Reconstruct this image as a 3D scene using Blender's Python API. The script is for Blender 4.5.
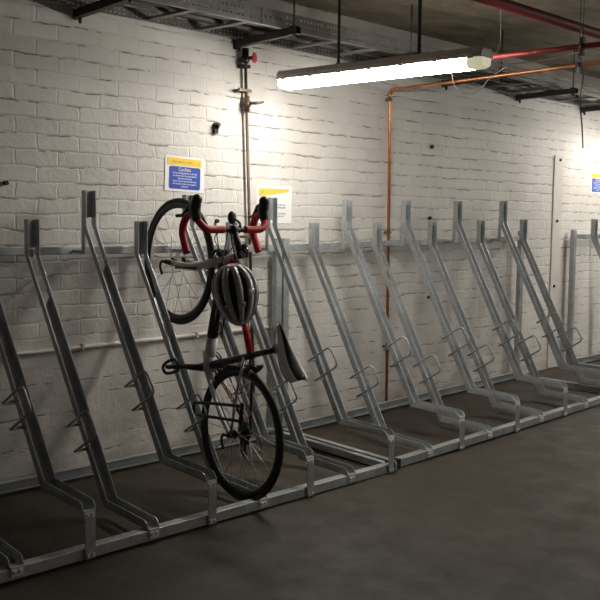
import bpy, bmesh, math, random
from mathutils import Vector, Matrix
random.seed(7)
C = bpy.context.scene.collection
for o in list(bpy.data.objects):
    bpy.data.objects.remove(o)
sc = bpy.context.scene

# ------------------------------------------------------------------ camera
cam_d = bpy.data.cameras.new('camera'); cam = bpy.data.objects.new('camera', cam_d); C.objects.link(cam)
R_ = Vector((0.69289432, -0.72092635, 0.01275371)); U_ = Vector((0.05298328, 0.06854732, 0.99623995)); F_ = Vector((0.71908986, 0.68961327, -0.0856931))
cam.matrix_world = Matrix(((R_.x, U_.x, -F_.x, -3.46860), (R_.y, U_.y, -F_.y, -4.22017), (R_.z, U_.z, -F_.z, 1.41961), (0, 0, 0, 1)))
cam_d.sensor_width = 36; cam_d.lens = 36 * 950.59 / 600; cam_d.clip_start = 0.05
sc.camera = cam
# ------------------------------------------------------------------ world, light, exposure
w = bpy.data.worlds.new('world'); sc.world = w; w.use_nodes = True
bg = w.node_tree.nodes['Background']; bg.inputs[0].default_value = (1.0, 0.90, 0.80, 1); bg.inputs[1].default_value = 0.08
LAMP_POWER = 42.0
sc.view_settings.view_transform = 'Standard'; sc.view_settings.look = 'None'; sc.view_settings.gamma = 1
sc.view_settings.exposure = 0.52; sc.view_settings.use_curve_mapping = False

# ------------------------------------------------------------------ materials
def newmat(name):
    m = bpy.data.materials.new(name); m.use_nodes = True
    return m, m.node_tree, m.node_tree.nodes['Principled BSDF']
def ramp(nt, src, stops):
    r = nt.nodes.new('ShaderNodeValToRGB'); els = r.color_ramp.elements
    while len(els) < len(stops): els.new(.5)
    for e, (p, c) in zip(els, stops):
        e.position = p; e.color = (c[0], c[1], c[2], 1) if hasattr(c, '__len__') else (c, c, c, 1)
    nt.links.new(src, r.inputs[0]); return r.outputs[0]
def noise(nt, scale, detail=4, rough=.55, vec=None, dist=0):
    n = nt.nodes.new('ShaderNodeTexNoise'); n.inputs['Scale'].default_value = scale; n.inputs['Detail'].default_value = detail
    n.inputs['Roughness'].default_value = rough; n.inputs['Distortion'].default_value = dist
    if vec is not None: nt.links.new(vec, n.inputs['Vector'])
    return n.outputs['Fac']
def coord(nt, scale=None, kind='Object'):
    t = nt.nodes.new('ShaderNodeTexCoord')
    if scale is None: return t.outputs[kind]
    mp = nt.nodes.new('ShaderNodeMapping'); mp.inputs['Scale'].default_value = scale
    nt.links.new(t.outputs[kind], mp.inputs['Vector']); return mp.outputs[0]
def mix(nt, fac, a, b, mode='MIX'):
    n = nt.nodes.new('ShaderNodeMix'); n.data_type = 'RGBA'; n.blend_type = mode
    for s, v in ((0, fac), (6, a), (7, b)):
        if hasattr(v, 'is_output'): nt.links.new(v, n.inputs[s])
        elif hasattr(v, '__len__'): n.inputs[s].default_value = (v[0], v[1], v[2], 1)
        else: n.inputs[s].default_value = v
    return n.outputs[2]
def mth(nt, op, a, b=0.0, clamp=False):
    n = nt.nodes.new('ShaderNodeMath'); n.operation = op; n.use_clamp = clamp
    for s, v in ((0, a), (1, b)):
        if hasattr(v, 'is_output'): nt.links.new(v, n.inputs[s])
        else: n.inputs[s].default_value = v
    return n.outputs[0]
def bump(nt, bsdf, h, strength, dist, prev=None):
    b = nt.nodes.new('ShaderNodeBump'); b.inputs['Strength'].default_value = strength; b.inputs['Distance'].default_value = dist
    nt.links.new(h, b.inputs['Height'])
    if prev is not None: nt.links.new(prev, b.inputs['Normal'])
    nt.links.new(b.outputs[0], bsdf.inputs['Normal']); return b.outputs[0]
def simple(name, col, rough=.5, metal=0, var=.12, scale=25, bmp=.0, coat=0):
    m, nt, b = newmat(name)
    n = noise(nt, scale, vec=coord(nt))
    lo = [c * (1 - var) for c in col]; hi = [min(1, c * (1 + var)) for c in col]
    nt.links.new(ramp(nt, n, [(.3, lo), (.7, hi)]), b.inputs['Base Color'])
    b.inputs['Roughness'].default_value = rough; b.inputs['Metallic'].default_value = metal
    if coat: b.inputs['Coat Weight'].default_value = coat
    if bmp: bump(nt, b, n, bmp, .002)
    return m
def mat_galv():
    m, nt, b = newmat('galvanised_steel')
    v = coord(nt)
    n1 = noise(nt, 9, 5, .6, v); n2 = noise(nt, 60, 3, .6, v)
    vo = nt.nodes.new('ShaderNodeTexVoronoi'); vo.inputs['Scale'].default_value = 55; nt.links.new(v, vo.inputs['Vector'])
    base = ramp(nt, n1, [(.25, (.31, .335, .35)), (.5, (.46, .495, .51)), (.78, (.60, .635, .65))])
    base = mix(nt, .35, base, ramp(nt, vo.outputs['Distance'], [(0, .30), (.6, .6)]), 'MULTIPLY')
    nt.links.new(mix(nt, .25, base, ramp(nt, n2, [(.35, .25), (.7, .62)])), b.inputs['Base Color'])
    nt.links.new(ramp(nt, n1, [(.3, .32), (.7, .52)]), b.inputs['Roughness'])
    b.inputs['Metallic'].default_value = .5
    bump(nt, b, n2, .15, .001)
    return m
def mat_wall():
    m, nt, b = newmat('white_painted_brick')
    pos = coord(nt)
    sep = nt.nodes.new('ShaderNodeSeparateXYZ'); nt.links.new(pos, sep.inputs[0])
    # slightly wandering courses
    wob = noise(nt, 3.2, 3, .6, pos); wob2 = noise(nt, 13, 2, .5, pos)
    z = mth(nt, 'ADD', sep.outputs['Z'], mth(nt, 'MULTIPLY', mth(nt, 'SUBTRACT', wob, .5), .030))
    z = mth(nt, 'ADD', z, mth(nt, 'MULTIPLY', mth(nt, 'SUBTRACT', wob2, .5), .018))
    x = mth(nt, 'ADD', sep.outputs['X'], mth(nt, 'MULTIPLY', mth(nt, 'SUBTRACT', wob2, .5), .034))
    RH = .0812
    z = mth(nt, 'ADD', z, 10 * RH - (1.994 % RH)); x = mth(nt, 'ADD', x, 50 * .252 + .10)
    cb = nt.nodes.new('ShaderNodeCombineXYZ'); nt.links.new(x, cb.inputs[0]); nt.links.new(z, cb.inputs[1])
    def brick(mortar, smooth):
        br = nt.nodes.new('ShaderNodeTexBrick'); nt.links.new(cb.outputs[0], br.inputs['Vector'])
        br.inputs['Scale'].default_value = 1; br.inputs['Brick Width'].default_value = .252; br.inputs['Row Height'].default_value = RH
        br.inputs['Mortar Size'].default_value = mortar; br.inputs['Mortar Smooth'].default_value = smooth; br.inputs['Bias'].default_value = 0
        br.inputs['Color1'].default_value = (.30, .30, .30, 1); br.inputs['Color2'].default_value = (.62, .62, .62, 1); br.inputs['Mortar'].default_value = (.45, .45, .45, 1)
        return br
    br = brick(.009, 1.0)
    mort = br.outputs['Fac']
    # horizontal bed joint only : distance to the course line
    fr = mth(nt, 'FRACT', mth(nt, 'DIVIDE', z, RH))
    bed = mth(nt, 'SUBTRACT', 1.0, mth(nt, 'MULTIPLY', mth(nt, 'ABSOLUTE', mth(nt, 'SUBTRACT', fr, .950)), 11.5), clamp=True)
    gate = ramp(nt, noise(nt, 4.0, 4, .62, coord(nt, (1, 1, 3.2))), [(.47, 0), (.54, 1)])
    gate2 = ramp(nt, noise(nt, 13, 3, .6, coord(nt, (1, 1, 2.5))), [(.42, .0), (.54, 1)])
    dirt_shade = mth(nt, 'MULTIPLY', bed, mth(nt, 'MULTIPLY', gate, gate2))
    dirt_shade = mth(nt, 'MULTIPLY', dirt_shade, .90, clamp=True)
    dirt = ramp(nt, noise(nt, 1.6, 6, .65, pos), [(.35, (.61, .585, .55)), (.62, (.70, .68, .65))])
    spots = ramp(nt, noise(nt, 38, 3, .7, pos), [(.70, 0), (.78, .5)])
    col = mix(nt, .16, dirt, br.outputs['Color'], 'OVERLAY')
    col = mix(nt, spots, col, (.42, .36, .30))
    # scuffed, dirtier band near the floor
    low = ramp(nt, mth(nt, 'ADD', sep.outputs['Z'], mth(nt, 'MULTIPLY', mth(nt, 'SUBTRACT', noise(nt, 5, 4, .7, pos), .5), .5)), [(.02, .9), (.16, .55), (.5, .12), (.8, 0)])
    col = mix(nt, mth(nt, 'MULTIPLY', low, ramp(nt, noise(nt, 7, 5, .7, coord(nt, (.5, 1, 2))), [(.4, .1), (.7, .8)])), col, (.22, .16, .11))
    col = mix(nt, dirt_shade, col, (.085, .07, .055))  # dirt and shade under brick edges, painted into the colour along bed joints
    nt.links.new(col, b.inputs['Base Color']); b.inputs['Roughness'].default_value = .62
    h = mth(nt, 'SUBTRACT', 1.0, mort)
    plast = ramp(nt, mth(nt, 'ADD', sep.outputs['Z'], mth(nt, 'MULTIPLY', wob, .25)), [(.80, .10), (1.15, 1)])
    h = mth(nt, 'MULTIPLY', h, plast)
    hh = mth(nt, 'ADD', mth(nt, 'MULTIPLY', h, .75), mth(nt, 'MULTIPLY', noise(nt, 22, 5, .68, pos), 1.5))
    hh = mth(nt, 'ADD', hh, mth(nt, 'MULTIPLY', noise(nt, 5, 2, .5, pos), 1.1))
    hh = mth(nt, 'SUBTRACT', hh, mth(nt, 'MULTIPLY', dirt_shade, 1.2))
    hh = mth(nt, 'ADD', hh, mth(nt, 'MULTIPLY', mth(nt, 'MULTIPLY', mth(nt, 'SUBTRACT', br.outputs['Color'], .45), plast), 1.3))
    bump(nt, b, hh, .6, .0055)

    return m
def mat_floor():
    m, nt, b = newmat('worn_concrete_floor')
    pos = coord(nt)
    a = ramp(nt, noise(nt, 1.1, 7, .62, pos, .4), [(.3, (.024, .0172, .0096)), (.52, (.0355, .0262, .0150)), (.75, (.050, .0380, .0228))])
    st = ramp(nt, noise(nt, 3.5, 6, .7, coord(nt, (1, 2.4, 1))), [(.56, 0), (.70, .55)])
    col = mix(nt, st, a, (.028, .022, .017))
    sp = ramp(nt, noise(nt, 70, 3, .7, pos), [(.3, .82), (.75, 1.15)])
    col = mix(nt, 1.0, col, sp, 'MULTIPLY')
    col = mix(nt, ramp(nt, noise(nt, 17, 2, .5, pos), [(.765, 0), (.80, .7)]), col, (.02, .016, .013))
    nt.links.new(col, b.inputs['Base Color'])
    nt.links.new(ramp(nt, noise(nt, 5, 5, .6, pos), [(.3, .55), (.7, .8)]), b.inputs['Roughness'])
    bump(nt, b, noise(nt, 45, 4, .65, pos), .25, .003)
    return m
def mat_ceiling():
    m, nt, b = newmat('raw_concrete_ceiling')
    pos = coord(nt, (1, 2.2, 1))
    a = ramp(nt, noise(nt, 2.2, 7, .66, pos, .6), [(.3, (.13, .105, .075)), (.5, (.24, .20, .145)), (.72, (.40, .34, .25))])
    nt.links.new(a, b.inputs['Base Color']); b.inputs['Roughness'].default_value = .9
    bump(nt, b, noise(nt, 14, 6, .7, pos), .5, .02)
    return m
GALV = mat_galv()
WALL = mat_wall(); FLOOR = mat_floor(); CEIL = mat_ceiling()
WHITEP = simple('white_wall_paint', (.62, .59, .545), .6, 0, .05, 9)
DARKST = simple('dark_coated_steel', (.055, .052, .048), .5, .5, .2)
TRAYM = simple('zinc_tray_steel', (.19, .185, .175), .5, .55, .25, 12)
COPPER = simple('copper_pipe_metal', (.62, .27, .13), .38, .85, .25, 14)
REDP = simple('red_pipe_paint', (.30, .028, .024), .45, 0, .18, 10)
REDDK = simple('dark_red_pipe_paint', (.15, .018, .020), .5, 0, .18, 10)
BROWNP = simple('brown_steel_pipe', (.13, .095, .065), .5, .45, .25, 18)
BLACK = simple('black_plastic', (.013, .013, .014), .42, 0, .2)
RUBBER = simple('tyre_rubber', (.016, .016, .016), .62, 0, .2, 60, .2)
RIMM = simple('black_anodised_rim', (.035, .035, .037), .35, .6, .1)
STEEL = simple('polished_steel', (.55, .55, .55), .25, 1, .1)
ZINC = simple('bright_zinc', (.78, .78, .76), .3, .45, .06)
SILVER = simple('silver_alloy', (.55, .54, .52), .3, .8, .1)
REDTAPE = simple('red_bar_tape', (.52, .032, .038), .55, 0, .15, 60, .3)
REDGL = simple('red_gloss_paint', (.75, .012, .02), .22, 0, .08, 10, 0, .5)
WHITEGL = simple('white_grey_gloss_paint', (.58, .575, .57), .3, 0, .08, 10, 0, .4)
DKRED = simple('dark_red_gloss', (.16, .015, .015), .3, 0, .1, 10, 0, .4)
YELL = simple('yellow_decal', (.75, .55, .12), .4, 0, .08)
SADW = simple('white_saddle_leather', (.82, .82, .80), .38, 0, .05)
HELM = simple('grey_helmet_shell', (.36, .37, .37), .35, 0, .1, 10, 0, .4)
HPAD = simple('black_helmet_foam', (.018, .018, .018), .8, 0, .2)
HOUS = simple('grey_lamp_housing', (.68, .65, .60), .5, 0, .08)
PAPER = simple('white_laminated_paper', (.86, .86, .86), .28, 0, .02)
YELP = simple('yellow_print', (.88, .60, .06), .35, 0, .03)
BLUEP = simple('blue_print', (.022, .065, .42), .35, 0, .05)
TXTW = simple('white_print', (.62, .68, .80), .4, 0, .02)
TXTY = simple('cream_print', (.75, .68, .42), .4, 0, .02)
TXTD = simple('grey_print', (.35, .36, .38), .5, 0, .02)
ORNG = simple('orange_print', (.62, .36, .03), .4, 0, .02)
CABW = simple('pale_cable_sheath', (.38, .36, .32), .55, 0, .1)
CABD = simple('dark_cable_sheath', (.06, .055, .05), .55, 0, .15)
VALR = simple('red_valve_paint', (.45, .02, .03), .4, 0, .1)
HOLE = simple('black_bolt', (.015, .013, .012), .6, .2, .1)
def emis(name, col, s):
    m, nt, b = newmat(name)
    b.inputs['Base Color'].default_value = (.8, .8, .75, 1); b.inputs['Emission Color'].default_value = (*col, 1); b.inputs['Emission Strength'].default_value = s
    return m
GLOW = emis('lit_fluorescent_diffuser', (1.0, .95, .86), LAMP_POWER)
CAPM = emis('yellowed_diffuser_end', (.80, .74, .50), .38)

# ------------------------------------------------------------------ mesh helpers
class MB:
    def __init__(s, off=(0, 0, 0)): s.v = []; s.f = []; s.mi = []; s.off = Vector(off); s.m = 0; s.smooth = []
    def add(s, vs, fs, smooth=False):
        b = len(s.v); s.v += [Vector(q) for q in vs]
        for f in fs: s.f.append([b + i for i in f]); s.mi.append(s.m); s.smooth.append(smooth)
        return s
    def box(s, x0, x1, y0, y1, z0, z1):
        return s.add([(x0, y0, z0), (x1, y0, z0), (x1, y1, z0), (x0, y1, z0), (x0, y0, z1), (x1, y0, z1), (x1, y1, z1), (x0, y1, z1)],
                     [(0, 3, 2, 1), (4, 5, 6, 7), (0, 1, 5, 4), (1, 2, 6, 5), (2, 3, 7, 6), (3, 0, 4, 7)])
    def prism(s, pts, vec):
        n = len(pts); v = Vector(vec); pts = [Vector(q) for q in pts]
        return s.add(pts + [q + v for q in pts], [tuple(range(n)), tuple(range(2 * n - 1, n - 1, -1))] + [(i, (i + 1) % n, n + (i + 1) % n, n + i) for i in range(n)])
    def bar(s, a, b, wx, wz, up=(0, 0, 1)):
        a = Vector(a); b = Vector(b); d = (b - a).normalized(); up = Vector(up)
        if abs(d.dot(up)) > .98: up = Vector((0, 1, 0))
        sx = d.cross(up).normalized(); sz = sx.cross(d)
        c = [sx * wx / 2 * i + sz * wz / 2 * j for i, j in ((-1, -1), (1, -1), (1, 1), (-1, 1))]
        return s.prism([a + q for q in c], b - a)
    def tube(s, path, r, n=10, closed=False, cap=True, sq=None):
        path = [Vector(q) for q in path]; m = len(path)
        rad = r if hasattr(r, '__len__') else [r] * m
        tang = []
        for i in range(m):
            if closed: t = path[(i + 1) % m] - path[i - 1]
            else: t = path[min(i + 1, m - 1)] - path[max(i - 1, 0)]
            tang.append(t.normalized())
        ref = Vector((0, 0, 1)) if abs(tang[0].z) < .9 else Vector((1, 0, 0))
        nrm = (ref - tang[0] * ref.dot(tang[0])).normalized(); vs = []
        for i in range(m):
            nrm = (nrm - tang[i] * nrm.dot(tang[i])).normalized(); bn = tang[i].cross(nrm)
            for k in range(n):
                a = 2 * math.pi * k / n
                vs.append(path[i] + (nrm * math.cos(a) + bn * math.sin(a) * (sq or 1)) * rad[i])
        fs = []
        for i in range(m if closed else m - 1):
            j = (i + 1) % m
            for k in range(n): fs.append((i * n + k, i * n + (k + 1) % n, j * n + (k + 1) % n, j * n + k))
        s.add(vs, fs, True)
        if cap and not closed:
            b = len(s.v) - len(vs)
            s.f.append([b + k for k in range(n)][::-1]); s.mi.append(s.m); s.smooth.append(False)
            s.f.append([b + (m - 1) * n + k for k in range(n)]); s.mi.append(s.m); s.smooth.append(False)
        return s
    def ball(s, c, r, n=10):
        rr = r if hasattr(r, '__len__') else (r, r, r); vs = []; fs = []
        for i in range(n + 1):
            t = math.pi * i / n
            for k in range(2 * n):
                a = math.pi * k / n
                vs.append((c[0] + rr[0] * math.sin(t) * math.cos(a), c[1] + rr[1] * math.sin(t) * math.sin(a), c[2] + rr[2] * math.cos(t)))
        for i in range(n):
            for k in range(2 * n): fs.append((i * 2 * n + k, (i + 1) * 2 * n + k, (i + 1) * 2 * n + (k + 1) % (2 * n), i * 2 * n + (k + 1) % (2 * n)))
        return s.add(vs, fs, True)
    def build(s, name, mats, parent=None, bevel=0, solid=0):
        me = bpy.data.meshes.new(name)
        off = s.off
        me.from_pydata([tuple(q - off) for q in s.v], [], s.f)
        if not isinstance(mats, (list, tuple)): mats = [mats]
        for m in mats: me.materials.append(m)
        me.polygons.foreach_set('material_index', s.mi); me.polygons.foreach_set('use_smooth', s.smooth)
        bm = bmesh.new(); bm.from_mesh(me); bmesh.ops.remove_doubles(bm, verts=bm.verts, dist=1e-6); bmesh.ops.recalc_face_normals(bm, faces=bm.faces); bm.to_mesh(me); bm.free()
        o = bpy.data.objects.new(name, me); C.objects.link(o)
        if parent is not None: o.parent = parent
        else: o.location = off
        if bevel:
            md = o.modifiers.new('bevel', 'BEVEL'); md.width = bevel; md.segments = 2; md.limit_method = 'ANGLE'; md.angle_limit = math.radians(50)
        if solid:
            md = o.modifiers.new('solid', 'SOLIDIFY'); md.thickness = solid; md.offset = -1
        return o
def fillet(pts, r, n=5):
    pts = [Vector(q) for q in pts]; out = [pts[0]]
    for i in range(1, len(pts) - 1):
        a = pts[i] + (pts[i - 1] - pts[i]).normalized() * r; b = pts[i] + (pts[i + 1] - pts[i]).normalized() * r
        for k in range(n + 1):
            t = k / n; out.append(a * (1 - t) ** 2 + pts[i] * 2 * t * (1 - t) + b * t * t)
    return out + [pts[-1]]
def smooth_path(pts, n=6):
    pts = [Vector(q) for q in pts]; out = []
    for i in range(len(pts) - 1):
        p0 = pts[max(i - 1, 0)]; p1 = pts[i]; p2 = pts[i + 1]; p3 = pts[min(i + 2, len(pts) - 1)]
        for k in range(n):
            t = k / n
            out.append(.5 * ((2 * p1) + (p2 - p0) * t + (2 * p0 - 5 * p1 + 4 * p2 - p3) * t * t + (3 * p1 - p0 - 3 * p2 + p3) * t ** 3))
    return out + [pts[-1]]
def tag(o, label, cat, group=None):
    o['label'] = label; o['category'] = cat
    if group: o['group'] = group
    return o
def thing(name, loc, label, cat, group=None):
    o = bpy.data.objects.new(name, None); C.objects.link(o); o.location = loc; o.empty_display_size = .1
    return tag(o, label, cat, group)
def structure(o): o['kind'] = 'structure'; return o
def clone(o, parent=None, **kw):
    c = o.copy(); C.objects.link(c)
    if parent is not None: c.parent = parent
    for ch in o.children: clone(ch, c)
    return c

# ------------------------------------------------------------------ structure
W = .17
def floor_z(x):
    if x < 1.38: return 0.0
    return min((x - .825) * .0189 - .0105, .0555)
m = MB(); xs = [-9, 1.38, 4.32, 14]
for a, b in zip(xs, xs[1:]):
    za, zb = floor_z(a), floor_z(b)
    m.add([(a, -9, za), (b, -9, zb), (b, W, zb), (a, W, za), (a, -9, -.2), (b, -9, -.2), (b, W, -.2), (a, W, -.2)],
          [(0, 1, 2, 3), (4, 7, 6, 5), (0, 4, 5, 1), (2, 6, 7, 3), (0, 3, 7, 4), (1, 5, 6, 2)])
structure(m.build('floor', FLOOR))
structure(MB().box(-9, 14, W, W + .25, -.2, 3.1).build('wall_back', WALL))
structure(MB().box(-9, 14, -9, W, 2.80, 3.1).build('ceiling', CEIL))

# painted conduit running along the wall low on the left
m = MB((-1.0, W - .012, .712)); m.tube([(-3.0, W - .012, .703), (.80, W - .012, .715)], .011, 10)
for x in (-2.2, -1.4, -.6, .2): m.box(x - .008, x + .008, W - .026, W, .70, .73)
tag(m.build('conduit', WHITEP), 'thin white-painted conduit running low along the brick wall behind the left rack', 'conduit')

# white cover board with bolts
r = thing('cover_board', (4.5, W, .06), 'tall narrow white-painted board bolted to the wall near the right end', 'board')
m = MB((4.5, W, .06)); m.box(4.424, 4.585, W - .012, W, .062, 2.02); m.build('board', WHITEP, r, bevel=.004)
for x, z in ((4.517, 1.982), (4.495, 1.424), (4.482, .825)):
    m = MB((4.5, W, .06)); m.tube([(x, W - .012, z), (x, W - .024, z)], .013, 8); m.build('bolt', HOLE, r)
for x, z, lab, rr in ((.35, 1.967, 'large black bolt stub in the wall between the blue notice and the brown pipes', .022),
                  (2.541, 1.978, 'small black bolt high on the wall, well above the racks', .014),
                  (2.537, 1.434, 'small black bolt just above the wall rail, right of the copper pipe', .013),
                  (2.55, .821, 'small black bolt low on the wall behind the sloping channels of the right rack', .012),
                  (-1.037, 1.577, 'small black bolt at the far left edge of the wall', .012),
                  (.362, 1.396, 'small black bolt on the wall just above the road bike stem', .012)):
    m = MB((x, W, z)); m.tube([(x, W, z), (x, W - .02, z)], rr, 8)
    if rr > .02: m.tube([(x, W - .02, z), (x - .004, W - .045, z + .006)], rr * .5, 8); m.box(x - .018, x + .01, W - .02, W, z - .045, z)
    tag(m.build('wall_bolt', HOLE), lab, 'bolt')

# ------------------------------------------------------------------ the cycle racks
XB, XF = .080, 0.020           # sideways lean of the channel at its bend / front
TOP, KNK, BEND, FRT = (0, 1.338), (0, 1.168), (-.548, 0.0), (-.969, 0.0)
D = .038; HW = .031; T = .0035
def xo(y, z):                # x shift along the path
    if z > .0001: return XB * max(0, min(1, (1.168 - z) / 1.168))
    return XB + (XF - XB) * max(0, min(1, (-.548 - y) / .421))
SL = Vector((0, -.548, -1.168)).normalized(); SN = Vector((0, -1.168, .548)).normalized()
def slope_pt(t, n=0.0, dx=0.0):
    q = Vector((0, 0, 1.168)) + SL * t
    return Vector((XB * t / 1.29 + dx, q.y, q.z)) + SN * n
def make_channel():
    m = MB()
    # side flanges
    mk = (-D, 1.168 - .0085); mb_ = (-.548 - .0245, D)
    for sx in (-1, 1):
        x0 = sx * HW; x1 = sx * (HW - T)
        def q(pt, y, xx): return (xx + xo(*pt), y[0], y[1])
        segs = [(TOP, (-D, 1.338), KNK, mk), (KNK, mk, BEND, mb_), (BEND, mb_, (-.935, 0), (-.935, D))]
        for a, af, b, bf in segs:
            pa = xo(a[0], a[1]) if a is not BEND else XB
            pb = xo(b[0], b[1]) if b is not BEND else XB
            m.add([(x0 + pa, *a), (x0 + pa, *af), (x0 + pb, *bf), (x0 + pb, *b), (x1 + pa, *a), (x1 + pa, *af), (x1 + pb, *bf), (x1 + pb, *b)],
                  [(0, 1, 2, 3), (7, 6, 5, 4), (0, 4, 5, 1), (1, 5, 6, 2), (2, 6, 7, 3), (3, 7, 4, 0)])
        pe = xo(-.935, 0)
        m.prism([(x0 + pe, -.935, 0), (x0 + pe, -.935, D), (x0 + (pe + XF) / 2, -.955, D * .75), (x0 + XF, -.969, D * .2), (x0 + XF, -.969, 0)], (x1 - x0, 0, 0))
    # webs
    m.prism([(-HW, 0, 1.338), (HW, 0, 1.338), (HW, 0, 1.20), (-HW, 0, 1.20)], (0, -T, 0))
    tv = SN * T
    m.prism([slope_pt(.225, 0, -HW), slope_pt(.255, 0, -.012), slope_pt(.27, 0, 0), slope_pt(.255, 0, .012), slope_pt(.225, 0, HW), slope_pt(1.29, 0, HW), slope_pt(1.29, 0, -HW)], tv)
    def arm(y0, y1, xa=-HW, xb=HW): 
        m.add([(xa + xo(y0, 0), y0, 0), (xb + xo(y0, 0), y0, 0), (xb + xo(y1, 0), y1, 0), (xa + xo(y1, 0), y1, 0)] + [(xa + xo(y0, 0), y0, T), (xb + xo(y0, 0), y0, T), (xb + xo(y1, 0), y1, T), (xa + xo(y1, 0), y1, T)],
              [(0, 1, 2, 3), (7, 6, 5, 4), (0, 4, 5, 1), (1, 5, 6, 2), (2, 6, 7, 3), (3, 7, 4, 0)])
    arm(-.548, -.62); arm(-.955, -.969); arm(-.62, -.955, -HW, -HW + .011); arm(-.62, -.955, HW - .011, HW)
    o = m.build('wheel_channel', GALV)
    # front lip and bolts
    l = MB(); l.box(XF - .026, XF + .026, -.973, -.969, -.036, T)
    l.build('front_lip', ZINC, o)
    for sx in (-1, 1):
        b = MB(); b.tube([(XF + sx * .012, -.973, -.018), (XF + sx * .012, -.981, -.018)], .0075, 8); b.build('bolt', ZINC, o)
    # wire loop guard
    h = MB(); xl = -HW - .062
    pts = [slope_pt(.885, .010, -HW + .002), slope_pt(.885, .010, xl), slope_pt(.862, .205, xl), slope_pt(.985, .215, xl), slope_pt(1.008, .010, xl), slope_pt(1.008, .010, -HW + .002)]
    a, b_ = pts[1], pts[4]
    path = [pts[0]] + fillet([pts[0], a, pts[2], pts[3], b_, pts[5]], .006, 3)[1:-1] + [pts[5]]
    path = fillet([pts[1], pts[2], pts[3], pts[4]], .035, 6)
    path = [pts[0]] + path + [pts[5]]
    h.tube(path, .0062, 8); h.build('wire_loop', GALV, o)
    for t in (.885, 1.008):
        k = MB(); k.bar(slope_pt(t, .006, -HW - .066), slope_pt(t, .006, -HW + .004), .012, .012); k.build('loop_clip', ZINC, o)
    return o
def make_high(ch):
    o = clone(ch); o.name = 'wheel_channel'
    g = MB(); g.box(XF - .024, XF + .024, -.977, -.973, -.2, -.028); g.build('support_leg', GALV, o)
    for sx in (-1, 1):
        b = MB(); b.tube([(XF + sx * .012, -.977, -.185), (XF + sx * .012, -.984, -.185)], .0075, 8); b.build('bolt', ZINC, o)
    u = MB(); u.box(-HW, -HW + .022, 0, .004, 1.012, 1.21); u.box(-HW, -HW + .004, -.022, .004, 1.012, 1.168); u.box(-HW, -HW + .004, 0, .090, 1.012, 1.030); u.build('upright_bracket', GALV, o)
    return o
def channel_pair():
    lo = make_channel(); hi = make_high(lo)
    sp = MB(); sp.box(-.018, .018, 0.0, .088, 1.158, 1.162); sp.box(-.018, .018, .0, .004, 1.15, 1.19); sp.build('spacer_bracket', GALV, lo)
    return lo, hi
low0, high0 = channel_pair()
used = {'L': False, 'H': False}
def put_channel(kind, x, z, root, y=0):
    src = low0 if kind == 'L' else high0
    if used[kind]: o = clone(src)
    else: o = src; used[kind] = True
    o.parent = root; o.location = Vector((x, y, z + (.052 if kind == 'L' else .205))) - root.location
def tubebox(root, name, a, b, wx, wz, mat=GALV):
    m = MB(root.location); m.bar(a, b, wx, wz); return m.build(name, mat, root, bevel=.003)
RY = .105
def build_rack(x0, x1, chans, zf, label, yo=0):
    root = thing('bicycle_rack', (x0, 0, zf(x0)), label, 'bicycle rack', 'two-tier steel cycle racks along the wall')
    root.location.z = zf(x0)
    tubebox(root, 'front_rail', (x0 - .14, -.942 + yo, zf(x0) + .026), (x1 - .10, -.942 + yo, zf(x1) + .026), .052, .048)
    m = MB(root.location)
    m.bar((x0, RY, zf(x0) + .060), (x1, RY, zf(x1) + .060), .036, .005); m.bar((x0, RY + .016, zf(x0) + .036), (x1, RY + .016, zf(x1) + .036), .004, .046); m.bar((x0, RY, zf(x0) + .013), (x1, RY, zf(x1) + .013), .036, .005)
    m.build('base_rail', GALV, root)
    tubebox(root, 'wall_rail', (x0 - .02, RY, zf(x0) + 1.228), (x1 + .02, RY, zf(x1) + 1.228), .030, .042)
    for xx in (x0 + .012, x1 - .012):
        tubebox(root, 'end_post', (xx, RY - .002, zf(xx) + .062), (xx, RY - .002, zf(xx) + 1.29), .052, .040)
        tubebox(root, 'floor_member', (xx - .01, RY - .02, zf(xx) + .030), (xx - .13, -.915 + yo, zf(xx) + .030), .038, .040)
    for kind, x in chans: put_channel(kind, x, zf(x), root, yo)
    return root
A_x = [('H' if k == int(k) else 'L', k * .66 - .010) for k in (1, .5, 0, -.5, -1, -1.5, -2, -2.5, -3)]
g = .1506
B_x = [('H' if k == int(k) else 'L', (k + g) * .66 - .022 - .010 * (k - 1.5)) for k in (1.5, 2, 2.5, 3, 3.5, 4, 4.5, 5, 5.5)]
zB = lambda x: max(0, (x - .825) * .0189 - .0105)
build_rack(-2.13, .835, A_x, lambda x: max(0, -x) * .007, 'galvanised steel cycle rack on the left, the one holding the road bike')
XB, XF = .085, .018; low0, high0 = channel_pair(); used = {'L': False, 'H': False}
build_rack(.880, 3.80, B_x, zB, 'galvanised steel cycle rack with nine empty channels, in the middle and right of the wall', .03)
build_rack(4.71, 6.6, [('L', 4.884), ('H', 5.214), ('L', 5.544), ('H', 5.874)], lambda x: .0555, 'galvanised steel cycle rack cut off by the right edge, past the white board')
# black rail connector at the junction of the first two racks
m = MB((.73, -.95, .03)); m.box(.690, .716, -.970, -.914, .001, .058); m.box(.764, .790, -.952, -.896, .001, .058); m.box(.716, .764, -.958, -.934, .005, .030)
tag(m.build('rail_connector', HOLE), 'black plastic connector joining the front rails of the left and middle racks', 'connector')

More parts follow.
